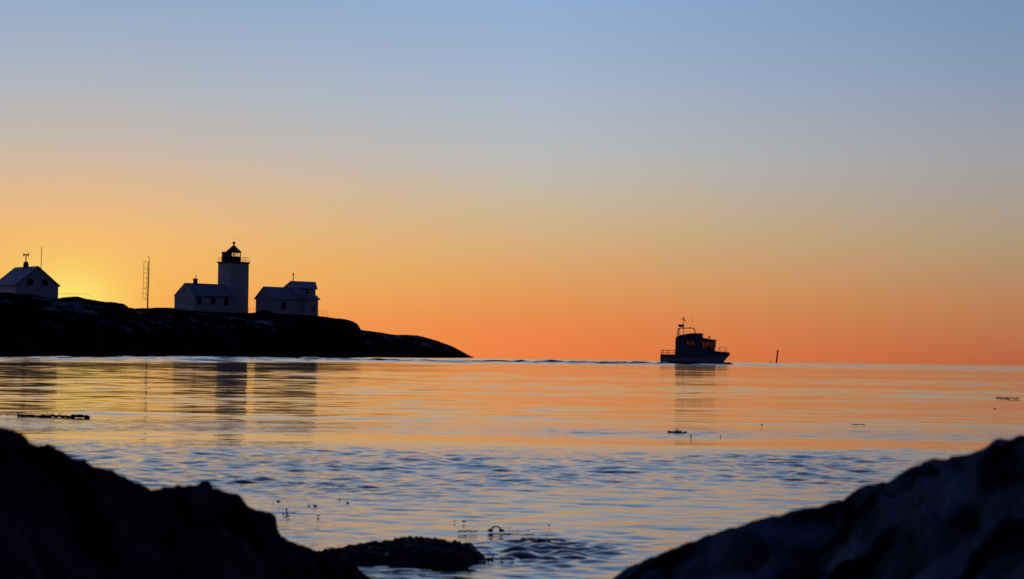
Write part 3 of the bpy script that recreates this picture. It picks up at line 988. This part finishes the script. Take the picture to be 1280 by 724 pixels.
# ------------------------------------------------------------------ weed-covered rock awash
kx, kyy = KR.x, KR.y
WR = thing("weedy_rock", "low rock covered in wet seaweed, awash between the two big foreground rocks", "rock", (kx, kyy, 0))
b = MB()
b.ball((0, 0, 0), 1.0, .36, .40, .12, 40)
prof = []
b2 = MB()
nxk, nyk = 120, 110
gx = np.linspace(-.62, .36, nxk)
gy = np.linspace(-1.0, .5, nyk)
GX, GY = np.meshgrid(gx, gy)
topz = np.interp(GX, [-.62, -.42, -.36, -.22, -.1, 0.0, .12, .2, .26, .31, .36], [-.07, -.015, .0, .022, .043, .057, .058, .052, .034, .0, -.08])
wn = np.interp(GX, [-.62, -.3, -.1, .1, .36], [.85, .70, .46, .34, .3])
H = topz - .15 * np.where(GY < 0, (GY / wn) ** 2, (GY / .36) ** 2) + .014 * fbm(GX * 9, GY * 9, 5, 7, .6) + .010 * fbm(GX * 22, GY * 22, 4, 17, .6, True) - .006
V = np.stack([GX.ravel(), GY.ravel(), H.ravel()], 1)
rk_ = grid_object("stone", V, nxk, nyk, M["darkrock"])
rk_.parent = WR
b = MB()
for k in range(300):
    x = random.uniform(-.55, .32)
    y_ = random.uniform(-.7, .3)
    iz = int((y_ + 1.0) / 1.5 * (nyk - 1))
    ix = int((x + .62) / .98 * (nxk - 1))
    z = H[iz, ix]
    if z < -.03:
        continue
    a = random.uniform(0, 6.28)
    Ln = random.uniform(.025, .06)
    w = random.uniform(.006, .014)
    p_ = Vector((x, y_, z + .004))
    dr = Vector((math.cos(a), math.sin(a) - .3, random.uniform(-.25, .06))).normalized()
    sd = dr.cross(Vector((0, 0, 1))).normalized()
    q1 = p_ + dr * Ln * .5 + Vector((0, 0, random.uniform(.0, .005)))
    q2 = p_ + dr * Ln + Vector((0, 0, -random.uniform(.0, .03)))
    b.poly([p_ - sd * w * .5, p_ + sd * w * .5, q1 + sd * w, q1 - sd * w])
    b.poly([q1 - sd * w, q1 + sd * w, q2 + sd * w * .4, q2 - sd * w * .4])
    if False:
        b.ball(q1 + Vector((0, 0, .004)), random.uniform(.005, .01), n=6)
b.build("seaweed", M["kelp"], WR)["kind"] = "stuff"


# ------------------------------------------------------------------ floating weed
def water_at(px, py):
    v = ray(px, py)
    s = -EYE.z / v.z
    return EYE + v * s


def weed_strand(label, px0, px1, py, h, name="floating_weed", seed=1, lumps=12, thick=.4):
    rr = random.Random(seed)
    a, c = water_at(px0, py), water_at(px1, py)
    o = (a + c) / 2
    half = (c.x - a.x) / 2
    b = MB()
    pts = []
    for k in range(lumps + 1):
        f = k / lumps * 2 - 1
        pts.append(Vector((half * f, .08 * half * math.sin(3 * f + seed), rr.uniform(-.1, .35) * h)))
    b.tube(pts, h * .42, 7, h * .3)
    for k in range(lumps):
        f = rr.uniform(-1, 1)
        b.ball((half * f, rr.uniform(-.12, .12) * half, h * rr.uniform(.0, .35)), h * rr.uniform(.35, .75), 2.2 * thick / .4 * .6, 2.0, .7, 8)
    for k in range(max(3, lumps // 3)):
        f = rr.uniform(-1, 1)
        p_ = Vector((half * f, 0, 0))
        b.tube([p_, p_ + Vector((rr.uniform(-.5, .5) * h, 0, h * rr.uniform(.7, 1.3))), p_ + Vector((rr.uniform(-1.2, 1.2) * h, 0, h * rr.uniform(.9, 1.5)))], h * .14, 5, h * .08)
    ob = b.build(name, M["kelp"], None, False, (o.x, o.y, 0))
    return tag(ob, label, "seaweed")


weed_strand("long knobbly strand of dark seaweed floating near the left edge above the big rock", 16, 114, 521, .038, seed=3, lumps=20)
weed_strand("thin strand of seaweed at the far left edge, beside a longer knobbly strand", -14, 12, 519.5, .02, seed=5, lumps=8)
weed_strand("small flat clump of seaweed floating far out near the right edge", 1247, 1272, 497.8, .028, seed=8, lumps=9)
weed_strand("flat dark seaweed clump below the boat, beside a small upright tip", 836, 858, 541, .03, seed=9, lumps=9)
weed_strand("short pale row of seaweed specks on the water left of the right rock's top", 1066, 1081, 530.6, .008, seed=12, lumps=6)
weed_strand("short broken row of seaweed tips just above the weedy rock's right end", 572, 598, 664.5, .007, seed=14, lumps=12)
weed_strand("thin dark strip for ripples and sunken kelp in the stirred water right of the weedy rock", 612, 668, 668.5, .007, seed=15, lumps=18)  # added strip standing in for dark ripples over sunken kelp
weed_strand("darker strip for ripples and sunken kelp right of the looped stalk in the foreground", 652, 706, 675.5, .010, seed=16, lumps=20)  # second added strip, for the dark ripples and kelp below the surface
weed_strand("seaweed trailing in the water off the right foot of the weedy rock", 585, 640, 699, .010, seed=17, lumps=16)

# looped stalk
p = water_at(620, 663.5)
lw = (water_at(627, 663.5).x - water_at(613, 663.5).x) / 2
ST = thing("looped_stalk", "small looped seaweed stalk arching out of the water right of the weedy rock", "seaweed", (p.x, p.y, 0))
MB().tube([(lw * math.cos(a), 0, -.005 + lw * .95 * math.sin(a)) for a in np.linspace(0, math.pi, 12)], .0035, 6).build("stalk", M["kelp"], ST)
for sg in (-1, 1):
    MB().ball((lw * sg, 0, .001), .0085, 1.5, 1.2, .8, 8).build("tuft", M["kelp"], ST)

# single tips and specks


def weed_tip(px, py, hpx, lean, label, group, kind):
    p_ = water_at(px, py)
    h = 0.85 * hpx * p_.y / F_PX
    b = MB()
    if kind == 0:
        b.tube([(0, 0, -.3 * h), (lean * h * .4, 0, h * .5), (lean * h, 0, h)], h * .2, 6, h * .12)
        b.ball((lean * h, 0, h), h * .24, n=8)
    else:
        b.ball((0, 0, h * .25), h * .55, 1.25, 1, .9, 10)
        b.tube([(0, 0, 0), (h * 1.4, 0, h * .15)], h * .2, 5, h * .1)
    o = b.build("weed_tip", M["kelp"], None, False, (p_.x, p_.y, 0))
    tag(o, label, "seaweed", group)


for a in ((358.6, 641.5, 6, -.1, 0), (347.5, 627.5, 3.4, 0, 1), (393.5, 633, 3.2, 0, 1), (397.5, 645, 2.6, 0, 1), (424.8, 625.5, 2.2, 0, 1), (434.5, 629.5, 3.0, 0, 1), (341.5, 629, 2.4, .2, 0), (354.5, 643.5, 2.4, 0, 1),
          (360.5, 645.5, 2.6, 0, 1), (367.5, 641.5, 2, 0, 1), (386, 632.3, 2.0, 0, 1), (358, 606, 1.8, 0, 1)):
    weed_tip(a[0], a[1], a[2], a[3], "tall upright seaweed tip in the water beside the left rock's steep right edge" if a[2] == 6 else "tiny dark seaweed tip poking from the water off the left rock's right edge",
             None if a[2] == 6 else "seaweed tips off the left rock", a[4])
for a in ((579.5, 652.5, 3.2, 0, 1), (568, 652, 1.8, 0, 1), (686, 657, 2.2, 0, 1), (660, 663.5, 1.8, 0, 1), (636.5, 662, 2.4, .2, 0)):
    weed_tip(*a[:4], "tiny dark seaweed speck on the water around the looped stalk", "seaweed specks round the looped stalk", a[4])
weed_tip(864.2, 547, 4.0, -.25, "small upright seaweed tip standing in calm water below the boat", None, 0)
weed_tip(900.5, 547, 3.0, .1, "smaller faint upright seaweed tip to the right of the one below the boat", None, 0)
weed_tip(952, 531, 1.8, 0, "faint seaweed speck on the water between the boat and the right rock", None, 1)
weed_tip(1243, 511, 1.6, 0, "faint seaweed speck floating just below the far-right flat clump", None, 1)

# ------------------------------------------------------------------ sky
world = bpy.data.worlds.new("World")
scene.world = world
world.use_nodes = True
nt = world.node_tree
L = nt.links.new
bg = nt.nodes["Background"]
tc = nt.nodes.new("ShaderNodeTexCoord")
sp = nt.nodes.new("ShaderNodeSeparateXYZ")
L(tc.outputs["Generated"], sp.inputs[0])


def math_(op, a, b_=None, clamp=False):
    n = nt.nodes.new("ShaderNodeMath")
    n.operation = op
    n.use_clamp = clamp
    for i, x in enumerate((a, b_)):
        if x is None:
            continue
        if isinstance(x, (int, float)):
            n.inputs[i].default_value = x
        else:
            L(x, n.inputs[i])
    return n.outputs[0]


elev = math_('MULTIPLY', math_('ARCSINE', sp.outputs["Z"]), 180 / math.pi)
elevn = math_('DIVIDE', math_('MAXIMUM', elev, 0.0), 90.0)
SUN_AZ = math.degrees(math.atan2(86 - CX, F_PX))
az = math_('SUBTRACT', math_('MULTIPLY', math_('ARCTAN2', sp.outputs["X"], sp.outputs["Y"]), 180 / math.pi), SUN_AZ)
azw = math_('SUBTRACT', math_('MODULO', math_('ADD', az, 540.0), 360.0), 180.0)
aza = math_('ABSOLUTE', azw)


def ramp(stops):
    r = nt.nodes.new("ShaderNodeValToRGB")
    cr = r.color_ramp
    while len(cr.elements) > 1:
        cr.elements.remove(cr.elements[-1])
    first = True
    for e, c in stops:
        if first:
            el = cr.elements[0]
            el.position = e / 90
            first = False
        else:
            el = cr.elements.new(e / 90)
        el.color = (*lin(c), 1)
    L(elevn, r.inputs["Fac"])
    return r.outputs["Color"]


HI = [(13, (118, 150, 198)), (20, (84, 112, 160)), (32, (56, 76, 130)), (55, (34, 47, 98)), (90, (25, 33, 82))]
r_sun = ramp([(0, (250, 150, 72)), (.7, (251, 163, 78)), (1.35, (251, 178, 88)), (2.1, (247, 186, 98)), (2.9, (242, 186, 115)), (3.93, (224, 184, 142)), (5.1, (198, 185, 172)), (6.7, (174, 181, 192)), (8.7, (147, 172, 200))] + HI)
r_mid = ramp([(0, (239, 126, 68)), (.91, (233, 138, 77)), (1.9, (225, 160, 96)), (2.9, (214, 175, 126)), (3.9, (201, 184, 157)), (4.88, (188, 187, 185)), (6.47, (169, 184, 200)), (7.66, (156, 177, 206)), (8.85, (145, 174, 211))] + HI)
r_far = ramp([(0, (185, 99, 64)), (.5, (187, 110, 72)), (1.48, (187, 130, 86)), (3.07, (175, 153, 123)), (5.06, (160, 160, 164)), (7.04, (136, 155, 180)), (9.03, (118, 147, 183))] + [(e, tuple(v * .85 for v in c)) for e, c in HI])
r_back = ramp([(0, (22, 21, 34)), (4, (33, 29, 42)), (10, (34, 32, 48)), (25, (32, 34, 60)), (55, (27, 33, 76)), (90, (25, 33, 82))])


def mapr(x, a, b_, smooth=True):
    n = nt.nodes.new("ShaderNodeMapRange")
    n.interpolation_type = 'SMOOTHSTEP' if smooth else 'LINEAR'
    n.inputs[1].default_value, n.inputs[2].default_value = a, b_
    L(x, n.inputs[0])
    return n.outputs[0]


def mix(f, a, b_):
    n = nt.nodes.new("ShaderNodeMix")
    n.data_type = 'RGBA'
    L(f, n.inputs[0])
    L(a, n.inputs[6])
    L(b_, n.inputs[7])
    return n.outputs[2]


c = mix(mapr(aza, 1.0, 11.5, False), r_sun, r_mid)
c = mix(mapr(aza, 11.5, 22.9, False), c, r_far)
c = mix(mapr(aza, 23, 105), c, r_back)
# glow of the sun hidden behind the ridge
SUN_EL = 0.9
g2 = math_('ADD', math_('POWER', azw, 2.0), math_('MULTIPLY', math_('POWER', math_('SUBTRACT', elev, SUN_EL), 2.0), 1.7))
glow = math_('ADD', math_('MULTIPLY', math_('EXPONENT', math_('MULTIPLY', g2, -1 / (2 * 0.9 ** 2))), 1.2),
             math_('MULTIPLY', math_('EXPONENT', math_('MULTIPLY', g2, -1 / (2 * 2.0 ** 2))), 0.06))
gc = nt.nodes.new("ShaderNodeMix")
gc.data_type = 'RGBA'
gc.blend_type = 'ADD'
L(glow, gc.inputs[0])
L(c, gc.inputs[6])
gc.inputs[7].default_value = (0.03, 0.33, 0.06, 1)
gc.clamp_factor = False
L(gc.outputs[2], bg.inputs["Color"])
bg.inputs["Strength"].default_value = 1.0

# the sun itself, low behind the ridge of the headland
sd = bpy.data.lights.new("sun", 'SUN')
sd.energy = 0.25
sd.angle = R(0.6)
sd.color = (1.0, 0.62, 0.30)
so = bpy.data.objects.new("sun", sd)
COL.objects.link(so)
sv = Vector((math.sin(R(SUN_AZ)) * math.cos(R(.5)), math.cos(R(SUN_AZ)) * math.cos(R(.5)), math.sin(R(.5))))
so.rotation_euler = sv.to_track_quat('Z', 'Y').to_euler()
so.location = (0, 0, 60)

# ------------------------------------------------------------------ render settings
vs = scene.view_settings
scene.display_settings.display_device = 'sRGB'
vs.view_transform = 'Standard'
vs.look = 'None'
vs.exposure = 0
vs.gamma = 1
vs.use_curve_mapping = False
cy = scene.cycles
cy.max_bounces = 6
cy.diffuse_bounces = 2
cy.glossy_bounces = 3
cy.transparent_max_bounces = 12
cy.sample_clamp_indirect = 4
cy.use_denoising = True
cy.denoiser = 'OPENIMAGEDENOISE'
